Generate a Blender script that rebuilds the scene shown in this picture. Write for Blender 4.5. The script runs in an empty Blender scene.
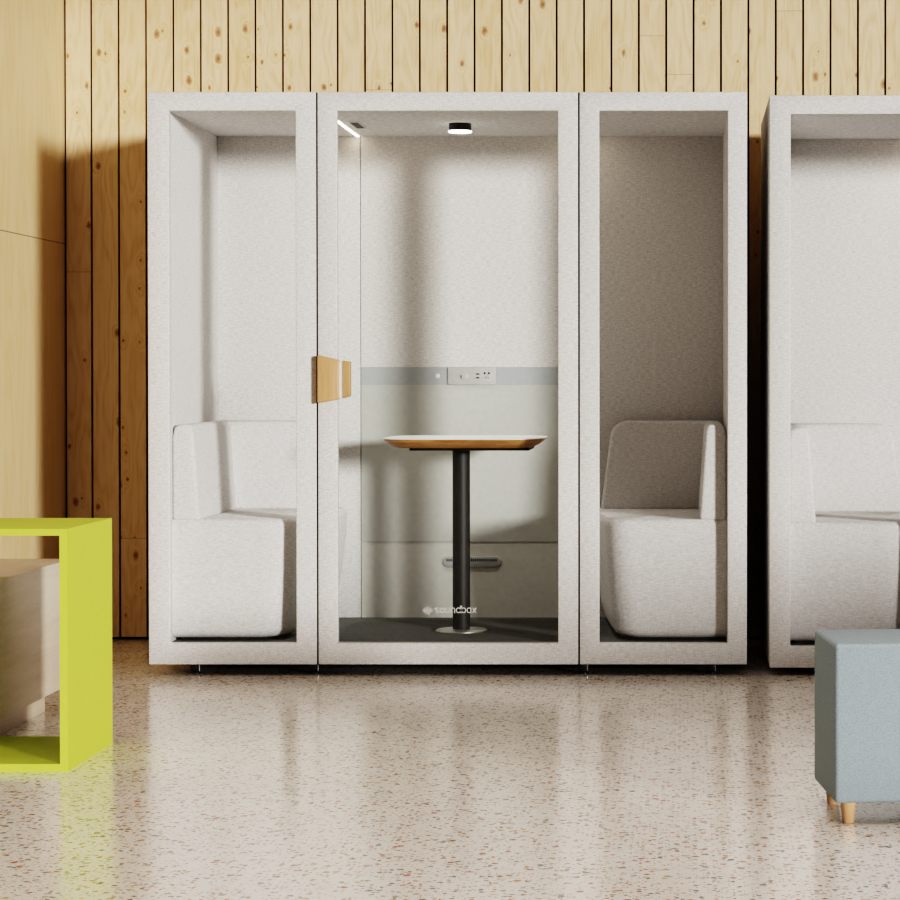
import bpy, bmesh, math, random
from mathutils import Vector, Matrix
random.seed(7)
sc = bpy.context.scene
C = sc.collection
PI = math.pi
CX, CZ, DIST, FPX = 0.924, 1.1595, 9.339, 2400.0   # camera position (x, height, distance) and focal length in pixels

# ------------------------------------------------------------------ node helpers
def new_mat(name):
    m = bpy.data.materials.new(name); m.use_nodes = True
    nt = m.node_tree
    for n in list(nt.nodes): nt.nodes.remove(n)
    return m, nt
class G:
    def __init__(s, name):
        s.m, s.nt = new_mat(name)
        s.out = s.nt.nodes.new('ShaderNodeOutputMaterial')
    def n(s, typ, **kw):
        nd = s.nt.nodes.new(typ)
        for k, v in kw.items(): setattr(nd, k, v)
        return nd
    def l(s, a, b): s.nt.links.new(a, b)
    def val(s, sock, v):
        if hasattr(v, 'links'): s.l(v, sock)
        else: sock.default_value = v
    def math(s, op, a, b=0.0, c=None, clamp=False):
        nd = s.n('ShaderNodeMath', operation=op); nd.use_clamp = clamp
        s.val(nd.inputs[0], a); s.val(nd.inputs[1], b)
        if c is not None: s.val(nd.inputs[2], c)
        return nd.outputs[0]
    def mix(s, fac, a, b, mode='MIX'):
        nd = s.n('ShaderNodeMix', data_type='RGBA', blend_type=mode)
        s.val(nd.inputs[0], fac)
        s.val(nd.inputs[6], a if hasattr(a, 'links') else (*a[:3], 1))
        s.val(nd.inputs[7], b if hasattr(b, 'links') else (*b[:3], 1))
        return nd.outputs[2]
    def coord(s):
        return s.n('ShaderNodeTexCoord').outputs['Object']
    def mapping(s, vec, scale=(1,1,1), loc=(0,0,0)):
        nd = s.n('ShaderNodeMapping')
        s.l(vec, nd.inputs[0]); nd.inputs['Scale'].default_value = scale; nd.inputs['Location'].default_value = loc
        return nd.outputs[0]
    def noise(s, vec, scale=5, detail=2, rough=0.5, dist=0.0):
        nd = s.n('ShaderNodeTexNoise')
        s.l(vec, nd.inputs['Vector']); nd.inputs['Scale'].default_value = scale
        nd.inputs['Detail'].default_value = detail; nd.inputs['Roughness'].default_value = rough
        nd.inputs['Distortion'].default_value = dist
        return nd.outputs['Fac']
    def ramp(s, fac, stops, interp='LINEAR'):
        nd = s.n('ShaderNodeValToRGB'); s.l(fac, nd.inputs[0])
        cr = nd.color_ramp; cr.interpolation = interp
        while len(cr.elements) < len(stops): cr.elements.new(0.5)
        for e, (p, c) in zip(cr.elements, stops):
            e.position = p; e.color = (*c[:3], 1) if isinstance(c, (tuple, list)) else (c, c, c, 1)
        return nd.outputs[0]
    def bsdf(s, color, rough=0.6, metal=0.0, spec=0.5, bump=None, bump_s=0.1, bump_d=0.002, sheen=0.0, coat=0.0):
        b = s.n('ShaderNodeBsdfPrincipled')
        s.val(b.inputs['Base Color'], color if hasattr(color, 'links') else (*color[:3], 1))
        s.val(b.inputs['Roughness'], rough); b.inputs['Metallic'].default_value = metal
        b.inputs['Specular IOR Level'].default_value = spec
        b.inputs['Sheen Weight'].default_value = sheen
        b.inputs['Coat Weight'].default_value = coat
        if bump is not None:
            bn = s.n('ShaderNodeBump'); bn.inputs['Strength'].default_value = bump_s
            bn.inputs['Distance'].default_value = bump_d
            s.l(bump, bn.inputs['Height']); s.l(bn.outputs[0], b.inputs['Normal'])
        s.l(b.outputs[0], s.out.inputs[0])
        return s.m

# ------------------------------------------------------------------ materials
def fabric(name, col, amp=0.10, scale=1.0, heather=0.0, sheen=0.06, wh=0.45, wv=0.25):
    g = G(name); o = g.coord()
    h = g.noise(g.mapping(o, (60*scale, 60*scale, 330*scale)), 1.0, 2, 0.6)
    v = g.noise(g.mapping(o, (300*scale, 300*scale, 60*scale), (3, 1, 7)), 1.0, 2, 0.6)
    f = g.noise(o, 300*scale, 2, 0.6)
    s = g.math('ADD', g.math('MULTIPLY', h, wh), g.math('ADD', g.math('MULTIPLY', v, wv), g.math('MULTIPLY', f, 1-wh-wv)))
    lo = tuple(c*(1-amp) for c in col); hi = tuple(min(1, c*(1+amp)) for c in col)
    c = g.ramp(s, [(0.33, lo), (0.67, hi)])
    if heather:
        hn = g.noise(o, 45, 3, 0.7)
        c = g.mix(g.math('MULTIPLY', g.math('SUBTRACT', hn, 0.45, clamp=True), heather), c, tuple(x*1.6 for x in col))
    return g.bsdf(c, 0.92, spec=0.1, bump=s, bump_s=0.25, bump_d=0.002, sheen=sheen)

def pine():
    g = G('pine_planks'); o = g.coord()
    sep = g.n('ShaderNodeSeparateXYZ'); g.l(o, sep.inputs[0])
    u = g.math('DIVIDE', g.math('ADD', sep.outputs[0], 1.8215), 0.121)
    idx = g.math('FLOOR', u)
    wn = g.n('ShaderNodeTexWhiteNoise', noise_dimensions='1D'); g.l(idx, wn.inputs['W'])
    rnd = wn.outputs['Value']
    # length joint in some boards
    jz = g.math('ADD', sep.outputs[2], g.math('MULTIPLY', rnd, 3.9))
    jfrac = g.math('PINGPONG', jz, 1.95)
    seg = g.math('FLOOR', g.math('DIVIDE', jz, 3.9))
    joint = g.math('LESS_THAN', jfrac, 0.0013)
    cmb = g.n('ShaderNodeCombineXYZ')
    g.l(sep.outputs[0], cmb.inputs[0]); g.l(g.math('ADD', g.math('MULTIPLY', rnd, 37.0), g.math('MULTIPLY', seg, 5.3)), cmb.inputs[1]); g.l(sep.outputs[2], cmb.inputs[2])
    p = cmb.outputs[0]
    # knots
    vor = g.n('ShaderNodeTexVoronoi', feature='F1'); kv = g.n('ShaderNodeCombineXYZ')
    g.l(g.math('ADD', g.math('MULTIPLY', sep.outputs[0], 13.0), g.math('MULTIPLY', rnd, 91.0)), kv.inputs[0])
    g.l(g.math('ADD', g.math('MULTIPLY', sep.outputs[2], 8.0), g.math('MULTIPLY', seg, 17.3)), kv.inputs[1])
    vor.voronoi_dimensions = '2D'; g.l(kv.outputs[0], vor.inputs['Vector'])
    vor.inputs['Scale'].default_value = 1.0; vor.inputs['Randomness'].default_value = 1.0
    vs = g.n('ShaderNodeSeparateColor'); g.l(vor.outputs['Color'], vs.inputs[0])
    d = g.math('ADD', vor.outputs['Distance'], g.math('MULTIPLY', g.math('SUBTRACT', g.noise(o, 60, 2, 0.6), 0.5), 0.16))
    ksz = g.math('MULTIPLY', g.math('POWER', vs.outputs[0], 2.0), 0.15)
    kmask = g.math('MULTIPLY', g.math('GREATER_THAN', vs.outputs[1], 0.70), g.math('SUBTRACT', 1.0, g.math('DIVIDE', d, g.math('ADD', ksz, 0.055)), clamp=True), clamp=True)
    kmask = g.math('POWER', kmask, 0.5)
    halo = g.math('MULTIPLY', g.math('GREATER_THAN', vs.outputs[1], 0.70), g.math('SUBTRACT', 1.0, g.math('DIVIDE', d, 0.38), clamp=True), clamp=True)
    # grain that bends round the knots
    wob = g.noise(g.mapping(p, (5, 1, 1.1)), 1.0, 3, 0.5)
    ring = g.math('SINE', g.math('ADD', g.math('MULTIPLY', wob, 85.0), g.math('MULTIPLY', halo, 14.0)))
    fine = g.noise(g.mapping(p, (170, 1, 3)), 1.0, 3, 0.6)
    grain = g.math('ADD', g.math('MULTIPLY', ring, 0.16), g.math('MULTIPLY', fine, 0.9))
    base = g.ramp(grain, [(0.20, (0.80, 0.635, 0.43)), (0.55, (0.755, 0.575, 0.365)), (0.8, (0.66, 0.46, 0.25))])
    tone = g.ramp(rnd, [(0, (0.97, 0.96, 0.93)), (0.5, (1.0, 1.0, 1.0)), (1, (0.95, 0.92, 0.86))])
    base = g.mix(1.0, base, tone, 'MULTIPLY')
    blot = g.noise(g.mapping(p, (14, 1, 5)), 1.0, 4, 0.65)
    base = g.mix(g.math('MULTIPLY', g.math('SUBTRACT', blot, 0.56, clamp=True), 2.0, clamp=True), base, (0.66, 0.42, 0.19))
    base = g.mix(g.math('MULTIPLY', halo, 0.28), base, (0.68, 0.42, 0.18))
    base = g.mix(g.math('MULTIPLY', kmask, 0.9), base, (0.24, 0.095, 0.04))
    base = g.mix(g.math('MULTIPLY', joint, 0.55), base, (0.28, 0.16, 0.07))
    return g.bsdf(base, 0.55, spec=0.25, bump=grain, bump_s=0.08, bump_d=0.001)

def plywood():
    g = G('birch_plywood'); o = g.coord()
    p = g.n('ShaderNodeMapping'); g.l(o, p.inputs[0]); p.inputs['Rotation'].default_value = (0.22, 0, 0); p.inputs['Scale'].default_value = (1, 3.2, 0.6); p = p.outputs[0]
    w = g.noise(p, 2.1, 4, 0.55, 0.6)
    ring = g.math('SINE', g.math('MULTIPLY', w, 34.0))
    fine = g.noise(g.mapping(o, (1, 130, 5)), 1.0, 3, 0.6)
    t = g.math('ADD', g.math('MULTIPLY', ring, 0.20), g.math('ADD', g.math('MULTIPLY', fine, 0.3), 0.2))
    c = g.ramp(t, [(0.15, (0.715, 0.565, 0.36)), (0.5, (0.69, 0.53, 0.32)), (0.62, (0.67, 0.495, 0.265))])
    sep = g.n('ShaderNodeSeparateXYZ'); g.l(o, sep.inputs[0])
    seam = g.math('LESS_THAN', g.math('ABSOLUTE', g.math('SUBTRACT', sep.outputs[2], 1.7526)), 0.0022)
    c = g.mix(g.math('MULTIPLY', seam, 0.75), c, (0.16, 0.09, 0.03))
    return g.bsdf(c, 0.5, spec=0.3)

def wood(name, lo, hi, axis='x', rough=0.45, freq=30):
    g = G(name); o = g.coord()
    sc_ = {'x': (2, 22, 22), 'y': (22, 2, 22), 'z': (22, 22, 2), 't': (5, 5, 75)}[axis]
    w = g.noise(g.mapping(o, sc_), 1.0, 3, 0.55, 0.4)
    fs = tuple(7*a for a in sc_)
    f = g.noise(g.mapping(o, fs), 1.0, 3, 0.6)
    t = g.math('ADD', g.math('MULTIPLY', w, 0.6), g.math('MULTIPLY', f, 0.4))
    return g.bsdf(g.ramp(t, [(0.32, hi), (0.68, lo)]), rough, spec=0.35, bump=f, bump_s=0.05, bump_d=0.001)

def terrazzo():
    g = G('terrazzo'); o = g.coord()
    base = g.ramp(g.noise(o, 3.0, 4, 0.6), [(0.3, (0.82, 0.76, 0.69)), (0.7, (0.87, 0.815, 0.75))])
    speck = g.noise(o, 190, 2, 0.6)
    base = g.mix(g.math('MULTIPLY', g.math('SUBTRACT', speck, 0.55, clamp=True), 1.6, clamp=True), base, (0.40, 0.33, 0.26))
    warp = g.n('ShaderNodeTexNoise'); g.l(o, warp.inputs['Vector']); warp.inputs['Scale'].default_value = 90
    wv = g.n('ShaderNodeVectorMath', operation='MULTIPLY_ADD')
    g.l(warp.outputs['Color'], wv.inputs[0]); wv.inputs[1].default_value = (0.012, 0.012, 0.0); g.l(o, wv.inputs[2])
    cols = [(0.0, (0.38, 0.12, 0.05)), (0.2, (0.20, 0.18, 0.15)), (0.36, (0.46, 0.19, 0.08)), (0.5, (0.10, 0.12, 0.10)),
            (0.62, (0.46, 0.36, 0.26)), (0.78, (0.25, 0.125, 0.075)), (0.9, (0.52, 0.36, 0.16))]
    for scale, thr, rad, strength in ((120, 0.62, 0.38, 0.66), (70, 0.66, 0.37, 0.88), (46, 0.76, 0.31, 0.92)):
        v = g.n('ShaderNodeTexVoronoi', feature='F1', voronoi_dimensions='3D')
        g.l(g.mapping(wv.outputs[0], (1, 1, 0.0), (scale*.37, scale*.11, 0)), v.inputs['Vector']); v.inputs['Scale'].default_value = scale
        s = g.n('ShaderNodeSeparateColor'); g.l(v.outputs['Color'], s.inputs[0])
        m = g.math('MULTIPLY', g.math('GREATER_THAN', s.outputs[0], thr), g.math('LESS_THAN', v.outputs['Distance'], g.math('MULTIPLY_ADD', s.outputs[2], 0.2, rad-0.08)))
        base = g.mix(g.math('MULTIPLY', m, strength), base, g.ramp(s.outputs[1], cols, 'CONSTANT'))
    rgh = g.ramp(g.noise(o, 6, 3, 0.6), [(0.3, 0.145), (0.7, 0.20)])
    return g.bsdf(base, rgh, spec=0.7)

def plain(name, col, rough=0.5, metal=0.0, spec=0.5, coat=0.0, amp=0.04):
    g = G(name); o = g.coord()
    t = g.noise(o, 40, 2, 0.5)
    c = g.ramp(t, [(0.3, tuple(x*(1-amp) for x in col)), (0.7, tuple(min(1, x*(1+amp)) for x in col))])
    return g.bsdf(c, rough, metal, spec, coat=coat)

def glass(name, tint, refl=1.0):
    g = G(name)
    tr = g.n('ShaderNodeBsdfTransparent'); tr.inputs[0].default_value = (*tint, 1)
    gl = g.n('ShaderNodeBsdfGlossy'); gl.inputs['Roughness'].default_value = 0.01
    fr = g.n('ShaderNodeFresnel'); fr.inputs[0].default_value = 1.45
    mx = g.n('ShaderNodeMixShader')
    g.l(g.math('MULTIPLY', fr.outputs[0], refl), mx.inputs[0]); g.l(tr.outputs[0], mx.inputs[1]); g.l(gl.outputs[0], mx.inputs[2])
    g.l(mx.outputs[0], g.out.inputs[0])
    return g.m

def emit(name, col, s):
    g = G(name)
    e = g.n('ShaderNodeEmission'); e.inputs[0].default_value = (*col, 1); e.inputs[1].default_value = s
    g.l(e.outputs[0], g.out.inputs[0]); return g.m

M = {}
M['fabric'] = fabric('light_grey_fabric', (0.72, 0.70, 0.685), 0.30, 0.75)
M['seat_fabric'] = fabric('seat_fabric', (0.735, 0.715, 0.70), 0.26, 0.75)
M['ottoman'] = fabric('blue_grey_felt', (0.305, 0.365, 0.395), 0.17, 0.8, 0.4, 0.0, 0.1, 0.1)
M['pine'] = pine(); M['ply'] = plywood(); M['terrazzo'] = terrazzo()
M['groove'] = plain('groove_dark', (0.035, 0.02, 0.012), 0.9, spec=0.1)
M['black'] = plain('black_metal', (0.022, 0.021, 0.02), 0.38)
M['seam'] = plain('dark_gasket', (0.02, 0.018, 0.017), 0.8, spec=0.1)
M['column'] = plain('charcoal_metal', (0.034, 0.031, 0.029), 0.55)
M['chrome'] = plain('chrome', (0.75, 0.75, 0.75), 0.15, 1.0)
M['steel'] = plain('brushed_steel', (0.62, 0.61, 0.59), 0.35, 0.8)
M['carpet'] = fabric('dark_carpet', (0.12, 0.12, 0.113), 0.35)
M['board'] = plain('green_grey_board', (0.545, 0.55, 0.515), 0.28, spec=0.45)
M['lower'] = plain('green_grey_panel', (0.64, 0.63, 0.585), 0.7, spec=0.2)
M['strip'] = plain('blue_grey_strip', (0.44, 0.46, 0.47), 0.4)
M['power'] = plain('silver_panel', (0.50, 0.495, 0.48), 0.4, 0.1)
M['dark_hole'] = plain('dark_socket', (0.03, 0.03, 0.03), 0.6)
M['white'] = plain('white_laminate', (0.85, 0.85, 0.83), 0.3)
M['bracket'] = plain('foot_bracket_metal', (0.35, 0.35, 0.35), 0.3, 0.9)
M['letters'] = plain('white_vinyl', (0.72, 0.70, 0.66), 0.5)
M['tablewood'] = wood('table_edge_wood', (0.30, 0.125, 0.035), (0.66, 0.37, 0.16), 't')
M['handle'] = wood('oak_handle', (0.51, 0.30, 0.145), (0.64, 0.41, 0.235), 'z')
M['bench'] = wood('pale_beech', (0.62, 0.50, 0.38), (0.72, 0.61, 0.49), 'y', 0.4)
M['legwood'] = wood('beech_leg', (0.56, 0.33, 0.175), (0.69, 0.44, 0.26), 'z')
M['lime'] = plain('lime_lacquer', (0.585, 0.645, 0.105), 0.6, spec=0.15, amp=0.015)
M['glass'] = glass('clear_glass', (0.995, 0.996, 0.995), 0.4)
M['door_glass'] = glass('green_tinted_glass', (0.985, 0.99, 0.982), 0.5)
M['led'] = emit('led_warm_white', (1.0, 0.84, 0.66), 12.0)
M['lamp'] = emit('lamp_white', (1.0, 0.96, 0.9), 8.0)
M['plaster'] = plain('white_plaster', (0.42, 0.40, 0.38), 0.8, spec=0.2)

# ------------------------------------------------------------------ mesh helpers
def box(bm, x0, x1, y0, y1, z0, z1):
    vs = [bm.verts.new((x, y, z)) for z in (z0, z1) for y in (y0, y1) for x in (x0, x1)]
    for f in ((0,2,3,1),(4,5,7,6),(0,1,5,4),(2,6,7,3),(0,4,6,2),(1,3,7,5)): bm.faces.new([vs[i] for i in f])
def prism_y(bm, pts, y0, y1):          # pts: (x, z) outline
    a = [bm.verts.new((x, y0, z)) for x, z in pts]; b = [bm.verts.new((x, y1, z)) for x, z in pts]
    n = len(pts)
    bm.faces.new(a); bm.faces.new(list(reversed(b)))
    for i in range(n): bm.faces.new((a[i], b[i], b[(i+1) % n], a[(i+1) % n]))
def loft(bm, rings):                    # closed rings of (x, y, z), capped
    vr = [[bm.verts.new(p) for p in r] for r in rings]
    n = len(vr[0])
    for a, b in zip(vr, vr[1:]):
        for i in range(n): bm.faces.new((a[i], a[(i+1) % n], b[(i+1) % n], b[i]))
    bm.faces.new(list(reversed(vr[0]))); bm.faces.new(vr[-1])
def lathe(bm, cx, cy, prof, n=40):      # prof: (r, z) bottom to top
    loft(bm, [[(cx + r*math.cos(2*PI*i/n), cy + r*math.sin(2*PI*i/n), z) for i in range(n)] for r, z in prof])
def ring_frame(bm, x0, x1, z0, z1, ix0, ix1, iz0, iz1, y0, y1):   # a flat frame round an opening
    o = [(x0,z0),(x1,z0),(x1,z1),(x0,z1)]; i_ = [(ix0,iz0),(ix1,iz0),(ix1,iz1),(ix0,iz1)]
    V = {}
    for k, pts in (('o', o), ('i', i_)):
        for yi, y in enumerate((y0, y1)): V[k, yi] = [bm.verts.new((x, y, z)) for x, z in pts]
    for j in range(4):
        k = (j+1) % 4
        bm.faces.new((V['o',0][j], V['o',0][k], V['i',0][k], V['i',0][j]))
        bm.faces.new((V['o',1][k], V['o',1][j], V['i',1][j], V['i',1][k]))
        bm.faces.new((V['o',0][k], V['o',0][j], V['o',1][j], V['o',1][k]))
        bm.faces.new((V['i',0][j], V['i',0][k], V['i',1][k], V['i',1][j]))
def obj(name, bm, mat, parent=None, bevel=0.0, seg=2, smooth=False, angle=40):
    bmesh.ops.recalc_face_normals(bm, faces=bm.faces[:])
    if bevel > 0:
        es = [e for e in bm.edges if len(e.link_faces) == 2 and e.calc_face_angle(0) > math.radians(angle)]
        bmesh.ops.bevel(bm, geom=es, offset=bevel, segments=seg, profile=0.5, affect='EDGES', clamp_overlap=True)
    me = bpy.data.meshes.new(name); bm.to_mesh(me); bm.free()
    if smooth or bevel > 0:
        for p in me.polygons: p.use_smooth = True
        me.set_sharp_from_angle(angle=math.radians(35 if not smooth else 50))
    me.materials.append(mat)
    o = bpy.data.objects.new(name, me); C.objects.link(o)
    if parent is not None: o.parent = parent
    return o
def B(name, mat, parent, *boxes, bevel=0.0, seg=2):
    bm = bmesh.new()
    for b in boxes: box(bm, *b)
    return obj(name, bm, mat, parent, bevel, seg)
def thing(name, label, cat, loc=(0,0,0), rz=0.0, group=None):
    o = bpy.data.objects.new(name, None); o.empty_display_size = 0.1; C.objects.link(o)
    o.location = loc; o.rotation_euler = (0, 0, rz); o['label'] = label; o['category'] = cat
    if group: o['group'] = group
    return o
def struct(name, mat, *boxes):
    o = B(name, mat, None, *boxes); o['kind'] = 'structure'; return o

# ------------------------------------------------------------------ the room
WALL_Y, LEFT_X, RIGHT_X, FRONT_Y, CEIL = 1.283, -1.821, 6.0, -13.0, 4.7
struct('floor', M['terrazzo'], (LEFT_X-.1, RIGHT_X+.2, FRONT_Y-.2, WALL_Y+.1, -0.1, 0.0))
bm = bmesh.new()
k = 0
while LEFT_X + k*0.121 < RIGHT_X:
    x0 = LEFT_X + k*0.121
    box(bm, x0+(.0046 if k else .0095), x0+.121-.0046, WALL_Y, WALL_Y+.02, 0.012, CEIL)
    k += 1
w = obj('wall_back', bm, M['pine']); w['kind'] = 'structure'
struct('wall_back_battens', M['groove'], (LEFT_X-.1, RIGHT_X+.2, WALL_Y+.018, WALL_Y+.1, 0, CEIL)).name = 'trim_1'
struct('wall_left', M['ply'], (LEFT_X-.1, LEFT_X, -1.5, WALL_Y+.018, 0, CEIL))
struct('wall_front', M['plaster'], (LEFT_X-.1, RIGHT_X+.2, FRONT_Y-.2, FRONT_Y, 0, CEIL))
bm = bmesh.new()
box(bm, RIGHT_X, RIGHT_X+.2, -8.1, WALL_Y, 0, 1.08)  # out of view; sill stepped higher here to shade the booths' lower fronts
box(bm, RIGHT_X, RIGHT_X+.2, FRONT_Y, -8.1, 0, 0.55)
box(bm, RIGHT_X, RIGHT_X+.2, FRONT_Y, WALL_Y, 4.5, CEIL)
w = obj('wall_right', bm, M['plaster']); w['kind'] = 'structure'
struct('ceiling', M['plaster'], (LEFT_X-.1, RIGHT_X+.2, FRONT_Y-.2, WALL_Y+.1, CEIL, CEIL+.15))

# ------------------------------------------------------------------ the sound booths
XL, XR, ZB, ZT = -1.1655, 1.1655, 0.0428, 2.2712
ZI0, ZI1 = 0.1265, 2.1985           # inside floor and ceiling
T = 0.078                           # thickness of walls and of the frames
def booth(dx, dz, label):
    t = thing('office_booth', label, 'booth', (dx, 0, 0), 0)
    z = lambda v: v + dz
    F = M['fabric']
    FY0, FY1, BY0, BY1 = 0.0, 0.045, 1.0, 1.07
    SX0, SX1 = -0.5075, 0.5110
    # front frames: two fixed windows and the door
    for nm, x0, x1, i0, i1 in (('window_frame', XL, SX0-.003, XL+.0815, -0.590), ('window_frame', SX1+.003, XR, 0.590, XR-.0755)):
        bm = bmesh.new(); ring_frame(bm, x0, x1, z(ZB), z(ZT), i0, i1, z(ZI0), z(ZI1), FY0, FY1)
        fr = obj(nm, bm, F, t, 0.004, 2)
        B('glass_pane', M['glass'], fr, (i0, i1, 0.010, 0.0105, z(ZI0), z(ZI1)))
    bm = bmesh.new(); i0, i1 = -0.430, 0.430
    ring_frame(bm, SX0+.003, SX1-.003, z(ZB), z(ZT), i0, i1, z(ZI0), z(ZI1), FY0, FY1)
    door = obj('door', bm, F, t, 0.004, 2)
    B('glass_pane', M['door_glass'], door, (i0, i1, 0.010, 0.0105, z(ZI0), z(ZI1)))
    B('sill_strip', M['steel'], door, (i0, i1, 0.0, 0.010, z(ZI0), z(ZI0)+.004))
    # pull handle: a block outside and one inside the glass
    bm = bmesh.new(); prism_y(bm, [(-0.5015, z(1.2490)), (-0.416, z(1.2290)), (-0.416, z(1.0770)), (-0.5015, z(1.0620))], -0.042, 0.0)
    obj('door_handle', bm, M['handle'], door, 0.006, 3)
    bm = bmesh.new(); prism_y(bm, [(-0.412, z(1.2285)), (-0.380, z(1.2235)), (-0.380, z(1.0880)), (-0.412, z(1.0795))], 0.012, 0.045)
    obj('door_handle', bm, M['handle'], door, 0.004, 3)
    B('handle_glare_strip', M['white'], door, (-0.4165, -0.4115, -0.030, 0.0, z(1.084), z(1.222)))  # white strip stands in for the bright glare line at the glass edge
    # lettering on the door glass, drawn as rounded strokes
    def stroke(bm, pts, w=0.0033, closed=False, y=0.0090):
        P = [Vector(p) for p in pts]; n = len(P); L = []; Rr = []
        for i in range(n):
            a = P[(i-1) % n] if (closed or i > 0) else P[i]; c = P[(i+1) % n] if (closed or i < n-1) else P[i]
            d = (c-a).normalized(); nn = Vector((-d.y, d.x))*w/2
            L.append(P[i]+nn); Rr.append(P[i]-nn)
        vl = [bm.verts.new((p.x, y, p.y)) for p in L]; vr = [bm.verts.new((p.x, y, p.y)) for p in Rr]
        for i in range(n if closed else n-1):
            j = (i+1) % n; bm.faces.new((vl[i], vl[j], vr[j], vr[i]))
    def arc(cx, cz, rx, rz, a0, a1, n=14): return [(cx+rx*math.cos(math.radians(a0+(a1-a0)*i/n)), cz+rz*math.sin(math.radians(a0+(a1-a0)*i/n))) for i in range(n+1)]
    zb, h, r = z(0.2425), 0.0225, 0.0098
    zc = zb+h/2; rz = h/2-.002
    X0 = -0.0515; pitch = 0.0210
    cxs = [X0+.0075+i*pitch for i in range(8)]
    letters = []
    for ch, cx in zip('soundbox', cxs):
        bm = bmesh.new()
        if ch == 's':
            q = rz/2
            stroke(bm, arc(cx, zc+q, .006, q, 40, 180, 8)[:-1] + arc(cx, zc+q, .006, q, 180, 270, 6) + arc(cx, zc-q, .006, q, 90, 0, 6)[1:] + arc(cx, zc-q, .006, q, 0, -140, 8)[1:])
        if ch in 'odb': stroke(bm, arc(cx, zc, r-.002, rz, 0, 342, 19), closed=True)
        if ch == 'd': stroke(bm, [(cx+r-.002, zb), (cx+r-.002, zb+h+.007)])
        if ch == 'b': stroke(bm, [(cx-r+.002, zb), (cx-r+.002, zb+h+.007)])
        if ch == 'u': stroke(bm, [(cx-.007, zb+h)] + arc(cx, zb+.009, .007, .007, 180, 360, 10) + [(cx+.007, zb+h)])
        if ch == 'n': stroke(bm, [(cx-.007, zb)] + arc(cx, zb+h-.009, .007, .007, 180, 0, 10) + [(cx+.007, zb)])
        if ch == 'x':
            stroke(bm, [(cx-.0075, zb), (cx+.0075, zb+h)]); stroke(bm, [(cx-.0075, zb+h), (cx+.0075, zb)], y=0.0091)
        letters.append(obj('letter', bm, M['letters'], door))
    bm = bmesh.new()
    for i, (h0, h1) in enumerate(((-.005, .005), (-.010, .010), (-.014, .013), (-.012, .019), (-.019, .012), (-.010, .010), (-.005, .005))):
        xa = -0.0975 + i*0.0057
        stroke(bm, [(xa, z(.2535)+h0), (xa, z(.2535)+h1)], w=.0027)
    obj('logo_mark', bm, M['letters'], door)
    # dark seams between the three modules
    for sx in (SX0, SX1):
        B('gasket', M['seam'], t, (sx-.0035, sx+.0035, 0.006, 0.04, z(ZB)+.002, z(ZT)-.002))
    # shell
    B('side_wall', F, t, (XL, XL+T, FY1, BY1, z(ZB), z(ZT)), bevel=0.004)
    B('side_wall', F, t, (XR-T, XR, FY1, BY1, z(ZB), z(ZT)), bevel=0.004)
    B('roof', F, t, (XL+T, XR-T, FY1, BY1, z(ZI1), z(ZT)))
    B('floor_panel', M['carpet'], t, (XL+T, XR-T, FY1, BY1, z(ZB), z(ZI0)))
    PL, PR = -0.4725, 0.4725
    g_ = 0.0015
    B('back_panel', F, t, (XL+T, PL-g_, BY0, BY1, z(ZI0), z(ZI1)), bevel=0.002)
    B('back_panel', F, t, (PR+g_, XR-T, BY0, BY1, z(ZI0), z(ZI1)), bevel=0.002)
    B('back_panel', F, t, (PL+g_, PR-g_, BY0, BY1, z(1.207), z(ZI1)))
    B('back_board', M['board'], t, (PL+g_, PR-g_, BY0, BY1, z(.4540), z(1.1290)))
    B('lower_panel', M['lower'], t, (PL+g_, PR-g_, BY0+.003, BY1, z(ZI0), z(.4530)))
    # power strip and its panel
    st = B('power_strip', M['strip'], t, (PL+g_, PR-g_, BY0-.001, BY1, z(1.1292), z(1.2068)))
    bm = bmesh.new(); lathe_pts = 20
    loft(bm, [[(-0.1415+r*math.cos(2*PI*i/20), y, z(1.168)+r*math.sin(2*PI*i/20)) for i in range(20)] for r, y in ((.011, BY0), (.011, BY0-.006), (.009, BY0-.008))])
    obj('button', bm, M['white'], st, smooth=True)
    pp = B('socket_panel', M['power'], st, (-0.097, 0.108, BY0-.010, BY0-.0005, z(1.1305), z(1.2055)), bevel=0.002)
    yy = BY0-.0105
    bm = bmesh.new()
    loft(bm, [[(-0.024+r*math.cos(2*PI*i/24), y, z(1.166)+r*math.sin(2*PI*i/24)) for i in range(24)] for r, y in ((.016, BY0-.009), (.016, yy-.003), (.014, yy-.004))])
    obj('dial', bm, M['power'], st, smooth=True)
    B('dial_shadow_gap', M['dark_hole'], st, (-0.0405, -0.0375, yy-.004, yy, z(1.158), z(1.172))).name = 'dial_mark'
    for zz in (1.1765, 1.1605):
        B('usb_port', M['dark_hole'], st, (0.025, 0.039, yy-.0005, yy+.001, z(zz-.0028), z(zz+.0028)))
    bm = bmesh.new()
    for px, pz, r in ((.062, 1.180, .0048), (.080, 1.180, .0048), (.066, 1.160, .0025), (.077, 1.160, .0025), (.0715, 1.168, .002)):
        loft(bm, [[(px+r*math.cos(2*PI*i/12), y, z(pz)+r*math.sin(2*PI*i/12)) for i in range(12)] for y in (yy+.001, yy-.0006)])
    obj('power_socket', bm, M['dark_hole'], st)
    # pill-shaped air vent low on the back wall
    def pill(bm, x0, x1, zc, r, ya, yb, n=10):
        pts = [(x1-r+r*math.sin(a), zc+r*math.cos(a)) for a in [PI*i/n for i in range(n+1)]] + [(x0+r-r*math.sin(a), zc-r*math.cos(a)) for a in [PI*i/n for i in range(n+1)]]
        prism_y(bm, pts, ya, yb)
    bm = bmesh.new(); pill(bm, -0.120, 0.130, z(.367), .024, BY0-.004, BY0+.004)
    av = obj('air_vent', bm, M['power'], t, 0.002, 2)
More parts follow.
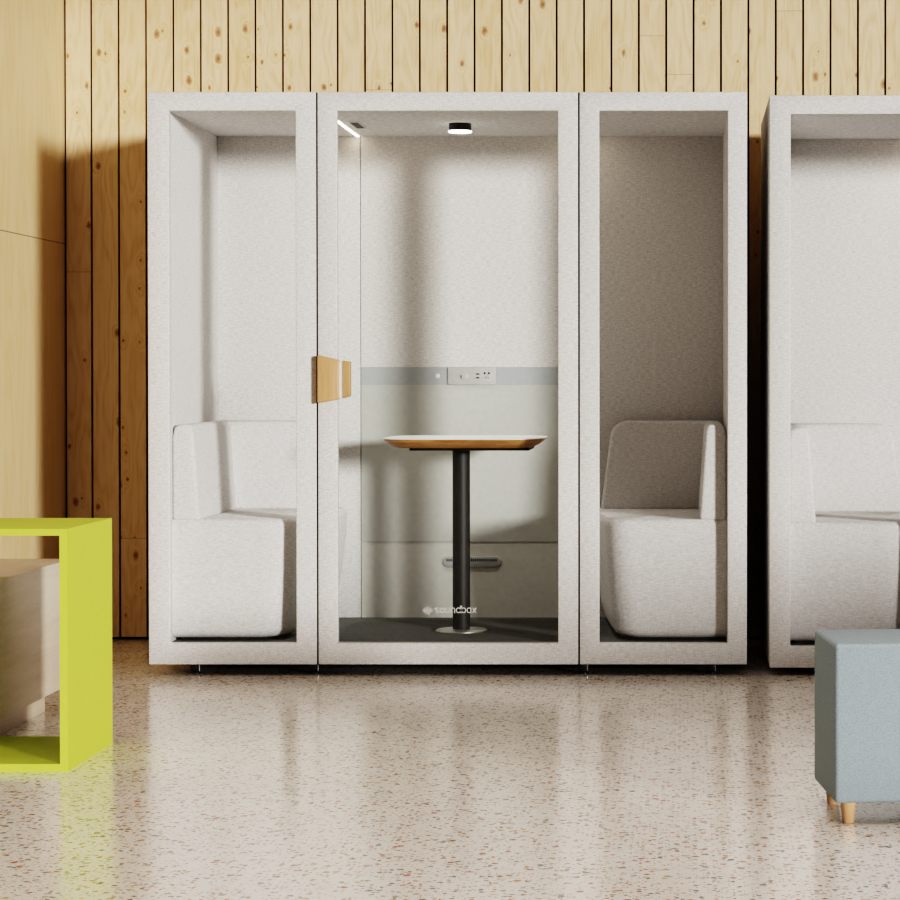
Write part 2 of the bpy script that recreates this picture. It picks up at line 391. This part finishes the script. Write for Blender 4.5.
    bm = bmesh.new(); pill(bm, -0.110, 0.120, z(.370), .014, BY0-.0048, BY0+.002)
    sl = obj('vent_slot', bm, M['strip'], av)
    B('vent_grille', M['dark_hole'], av, *[(-0.104+i*.0088, -0.104+i*.0088+.005, BY0-.0056, BY0, z(.369), z(.380)) for i in range(25)])
    # recessed light strips and small ceiling vent
    for sx in (-0.481, 0.481):
        B('light_strip', M['led'], t, (sx-.0055, sx+.0055, 0.10, 0.985, z(ZI1)-.003, z(ZI1)))
    cv = B('ceiling_vent', M['steel'], t, (-0.440, -0.398, 0.38, 0.64, z(ZI1)-.004, z(ZI1)))
    B('vent_opening', M['dark_hole'], cv, (-0.435, -0.403, 0.40, 0.62, z(ZI1)-.005, z(ZI1)-.001))
    # levelling feet
    for px in (-0.997, -0.531, 0.526, 1.028):
        for py in (0.075, 0.95):
            h = z(ZB)
            ft = B('foot', M['black'], t, (px-.018, px+.009, py-.016, py+.016, .010, h+.002), bevel=0.002)
            bm = bmesh.new(); lathe(bm, px+.014, py-.006, [(.0048, .006), (.0048, h)], 16)
            obj('foot_bolt', bm, M['bracket'], ft, smooth=True)
            bm = bmesh.new(); lathe(bm, px, py-.002, [(.021, 0.0), (.021, .006), (.016, .0105)], 24)
            obj('foot_pad', bm, M['black'], ft, smooth=True)
    return t
booth(0, 0, 'whole pale grey fabric booth with three glazed bays and a wooden door handle')
booth(2.4183, -0.0130, 'pale grey fabric booth at the right edge, cut off by the photo frame')

# ------------------------------------------------------------------ corner seats inside the booths
def seat(loc, s, label):
    t = thing('corner_armchair', label, 'armchair', loc, 0, 'fabric corner seats inside the booths')
    S = lambda pts: [(s*x, y, zz) for x, y, zz in pts]
    xw = -1.0868
    def plan(xf, xm, xb, zz, inset=0.0):
        y0, y1 = 0.062+inset, 0.985-inset
        p = [(xw, y0), (xf-.11, y0)]
        r = .11
        for i in range(1, 7):
            a = PI/2*i/6; p.append((xf-r+r*math.sin(a), y0+r-r*math.cos(a)))
        for i in range(1, 9):
            u = i/8; y = y0+r+(y1-.06-y0-r)*u
            p.append((xf + (xb-xf)*u + (xm-(xf+xb)/2)*4*u*(1-u), y))
        for i in range(1, 5):
            a = PI/2*i/4; p.append((xb-.06+.06*math.cos(a), y1-.06+.06*math.sin(a)))
        p.append((xw, y1))
        return [(x, y, zz) for x, y in p]
    zf, zs = 0.0, 0.478
    bm = bmesh.new()
    rings = []
    for u in (0.03, 0.06, 0.10, 0.25, 0.5, 0.75, 0.93, 0.975, 1.0):
        tap = .040*(1-u)**1.5
        ins = .022 if u == 0.03 else .006 if u == .06 else .012 if u == 1.0 else .003 if u == .975 else 0
        rings.append(S(plan(-.605-tap-ins, -.560-1.2*tap-ins, -.520-1.5*tap-ins, zs*u, ins)))
    loft(bm, rings)
    base = obj('seat_base', bm, M['seat_fabric'], t, smooth=True)
    B('plinth', M['black'], t, (min(s*-1.06, s*-.72), max(s*-1.06, s*-.72), .10, .93, 0.0, .02))
    # the back along the booth's side wall
    bm = bmesh.new()
    zt = 0.851
    prism_y(bm, [(s*xw, zs-.004), (s*-.980, zs-.004), (s*-.986, zs+.09), (s*-1.004, zt-.03), (s*-1.012, zt-.006), (s*-1.022, zt), (s*(xw+.03), zt), (s*(xw+.008), zt-.012), (s*xw, zt-.05)], 0.066, 0.93)
    obj('backrest', bm, M['seat_fabric'], t, 0.014, 3, angle=50)
    # the back along the booth's rear wall, free end slanted and rounded
    bm = bmesh.new()
    pts = [(s*(xw+.01), zs-.004), (s*-.566, zs-.004)]
    x_top, r = -.605, .075
    for i in range(0, 9):
        a = PI/2*i/8
        pts.append((s*(x_top-r+r*math.cos(a)-.0), zt-r+r*math.sin(a)))
    pts.append((s*(xw+.01), zt))
    prism_y(bm, pts, 0.845, 0.985)
    obj('backrest', bm, M['seat_fabric'], t, 0.016, 3, angle=55)
    return t
seat((0, 0, ZI0), 1, 'pale fabric corner seat behind the leftmost glass pane')
seat((0, 0, ZI0), -1, 'shaded fabric corner seat facing left behind the dim right window of the whole booth')
seat((2.4183, 0, ZI0-.013), 1, 'pale fabric corner seat inside the cut off booth, behind the grey ottoman')

# ------------------------------------------------------------------ table and lamp in the middle booth
t = thing('pedestal_table', 'white topped table with wood edge on a black pedestal between two booth seats', 'table', (0.012, 0.46, ZI0))
def superell(a, b, n, cnt, zz, ox=0.0):
    out = []
    for i in range(cnt):
        th = 2*PI*i/cnt; c, s = math.cos(th), math.sin(th)
        out.append((ox + a*math.copysign(abs(c)**(2/n), c), b*math.copysign(abs(s)**(2/n), s), zz))
    return out
ZTT = 0.792
bm = bmesh.new(); ox = 0.020
loft(bm, [superell(.271, .250, 4.6, 128, ZTT-.039, ox), superell(.291, .268, 4.6, 128, ZTT-.031, ox), superell(.320, .302, 4.6, 128, ZTT-.010, ox), superell(.324, .306, 4.6, 128, ZTT-.0035, ox)])
top = obj('tabletop', bm, M['tablewood'], t, smooth=True); top['label'] = 'wooden tabletop edge tapering inward'
bm = bmesh.new(); loft(bm, [superell(.324, .306, 4.6, 128, ZTT-.0035, ox), superell(.3235, .3055, 4.6, 128, ZTT, ox)])
obj('laminate', bm, M['white'], top)
B('support_plate', M['black'], t, (-.193, .285, -.18, .18, ZTT-.050, ZTT-.039))
bm = bmesh.new(); lathe(bm, -.002, 0, [(.0355, .006), (.0355, ZTT-.050)], 40); obj('column', bm, M['column'], t, smooth=True)
bm = bmesh.new(); lathe(bm, -.002, 0, [(.106, 0), (.106, .003), (.100, .007), (.04, .009)], 56); obj('base_plate', bm, M['steel'], t, smooth=True)

t = thing('ceiling_lamp', 'small round black lamp with glowing white disc on the booth ceiling', 'lamp', (0.005, 0.48, ZI1))
bm = bmesh.new(); lathe(bm, 0, 0, [(.0445, -.030), (.0455, -.028), (.0455, 0)], 48); obj('lamp_housing', bm, M['black'], t, smooth=True)
bm = bmesh.new(); lathe(bm, 0, 0, [(.044, -.0365), (.0475, -.035), (.0475, -.030)], 48); obj('diffuser', bm, M['lamp'], t, smooth=True)

# ------------------------------------------------------------------ grey ottoman, right foreground
t = thing('ottoman', 'blue grey felt ottoman on short tapered wooden legs at the right edge', 'ottoman', (1.312, -3.135, 0), math.radians(5.3))
bm = bmesh.new(); box(bm, 0, .50, 0, .37, .0560, .4705)
obj('cushion', bm, M['ottoman'], t, 0.012, 4)
for lx, ly in ((.041, .036), (.464, .036), (.044, .315), (.464, .315)):
    bm = bmesh.new(); lathe(bm, lx, ly, [(.0135, 0), (.0155, .002), (.0215, .0580)], 28)
    obj('leg', bm, M['legwood'], t, smooth=True)

# ------------------------------------------------------------------ lime frame and wooden bench, left foreground
t = thing('side_table', 'lime green open box frame table standing over a wooden bench', 'side table', (-1.30, -2.01, 0))
fx0, fx1, fy0, fy1, fz = -.50, .407, -.275, .275, .7157
B('side_panel', M['lime'], t, (fx1-.0235, fx1, fy0, fy1, 0, fz))
B('side_panel', M['lime'], t, (fx0, fx0+.0235, fy0, fy1, 0, fz))
B('top_panel', M['lime'], t, (fx0+.0235, fx1-.0235, fy0, fy1, fz-.020, fz))
B('bottom_panel', M['lime'], t, (fx0+.0235, fx1-.0235, fy0, fy1, 0, .0225))
t = thing('bench', 'pale wooden block bench on a low plinth, seen through the lime green frame', 'bench', (-1.49, -1.40, 0))
B('bench_body', M['bench'], t, (-.27, .264, -.50, .47, .087, .526), bevel=0.003)
B('plinth', M['bench'], t, (-.22, .189, -.32, .39, 0, .087), bevel=0.002)

# ------------------------------------------------------------------ camera, sun, fill
cam = bpy.data.cameras.new('camera'); cam.sensor_width = 36; cam.lens = 96
cam.shift_x = (450-685)/900; PITCH = 0.013
cam.shift_y = -(450-378-FPX*math.tan(PITCH))/900
cam.clip_end = 100
co = bpy.data.objects.new('camera', cam); C.objects.link(co)
co.location = (CX, -DIST, CZ); co.rotation_euler = (PI/2-PITCH, 0, 0)
sc.camera = co

sun = bpy.data.lights.new('sun', 'SUN'); sun.energy = 2.95; sun.angle = math.radians(6.2); sun.color = (1.0, 0.985, 0.965)
so = bpy.data.objects.new('sun', sun); C.objects.link(so)
d = Vector((-0.775, 1.0, -0.125)).normalized()
so.rotation_euler = d.to_track_quat('-Z', 'Y').to_euler()

def area(name, loc, target, sx, sy, e, col):
    a = bpy.data.lights.new(name, 'AREA'); a.shape = 'RECTANGLE'; a.size = sx; a.size_y = sy; a.energy = e; a.color = col
    o = bpy.data.objects.new(name, a); C.objects.link(o); o.location = loc
    o.rotation_euler = (Vector(target)-Vector(loc)).to_track_quat('-Z', 'Y').to_euler()
area('floor_fill_light', (1.0, -4.0, CEIL-.05), (1.0, -4.0, 0), 6.0, 5.0, 64, (1.0, 0.90, 0.84))  # added fill that brightens the floor; no fixture hangs here
bpy.data.lights['floor_fill_light'].spread = math.radians(75)

sp = bpy.data.lights.new('ceiling_lamp_beam', 'SPOT'); sp.energy = 46; sp.spot_size = math.radians(64); sp.spot_blend = 1.0
sp.shadow_soft_size = 0.045; sp.color = (1.0, 0.96, 0.90)
spo = bpy.data.objects.new('ceiling_lamp_beam', sp); C.objects.link(spo); spo.location = (0.005, 0.48, ZI1-.09)

wd = bpy.data.worlds.new('sky'); sc.world = wd; wd.use_nodes = True
bg = wd.node_tree.nodes['Background']; bg.inputs[0].default_value = (1.0, 0.82, 0.70, 1); bg.inputs[1].default_value = 0.06

sc.view_settings.view_transform = 'Filmic'
sc.view_settings.look = 'Very High Contrast'
sc.view_settings.exposure = -0.03
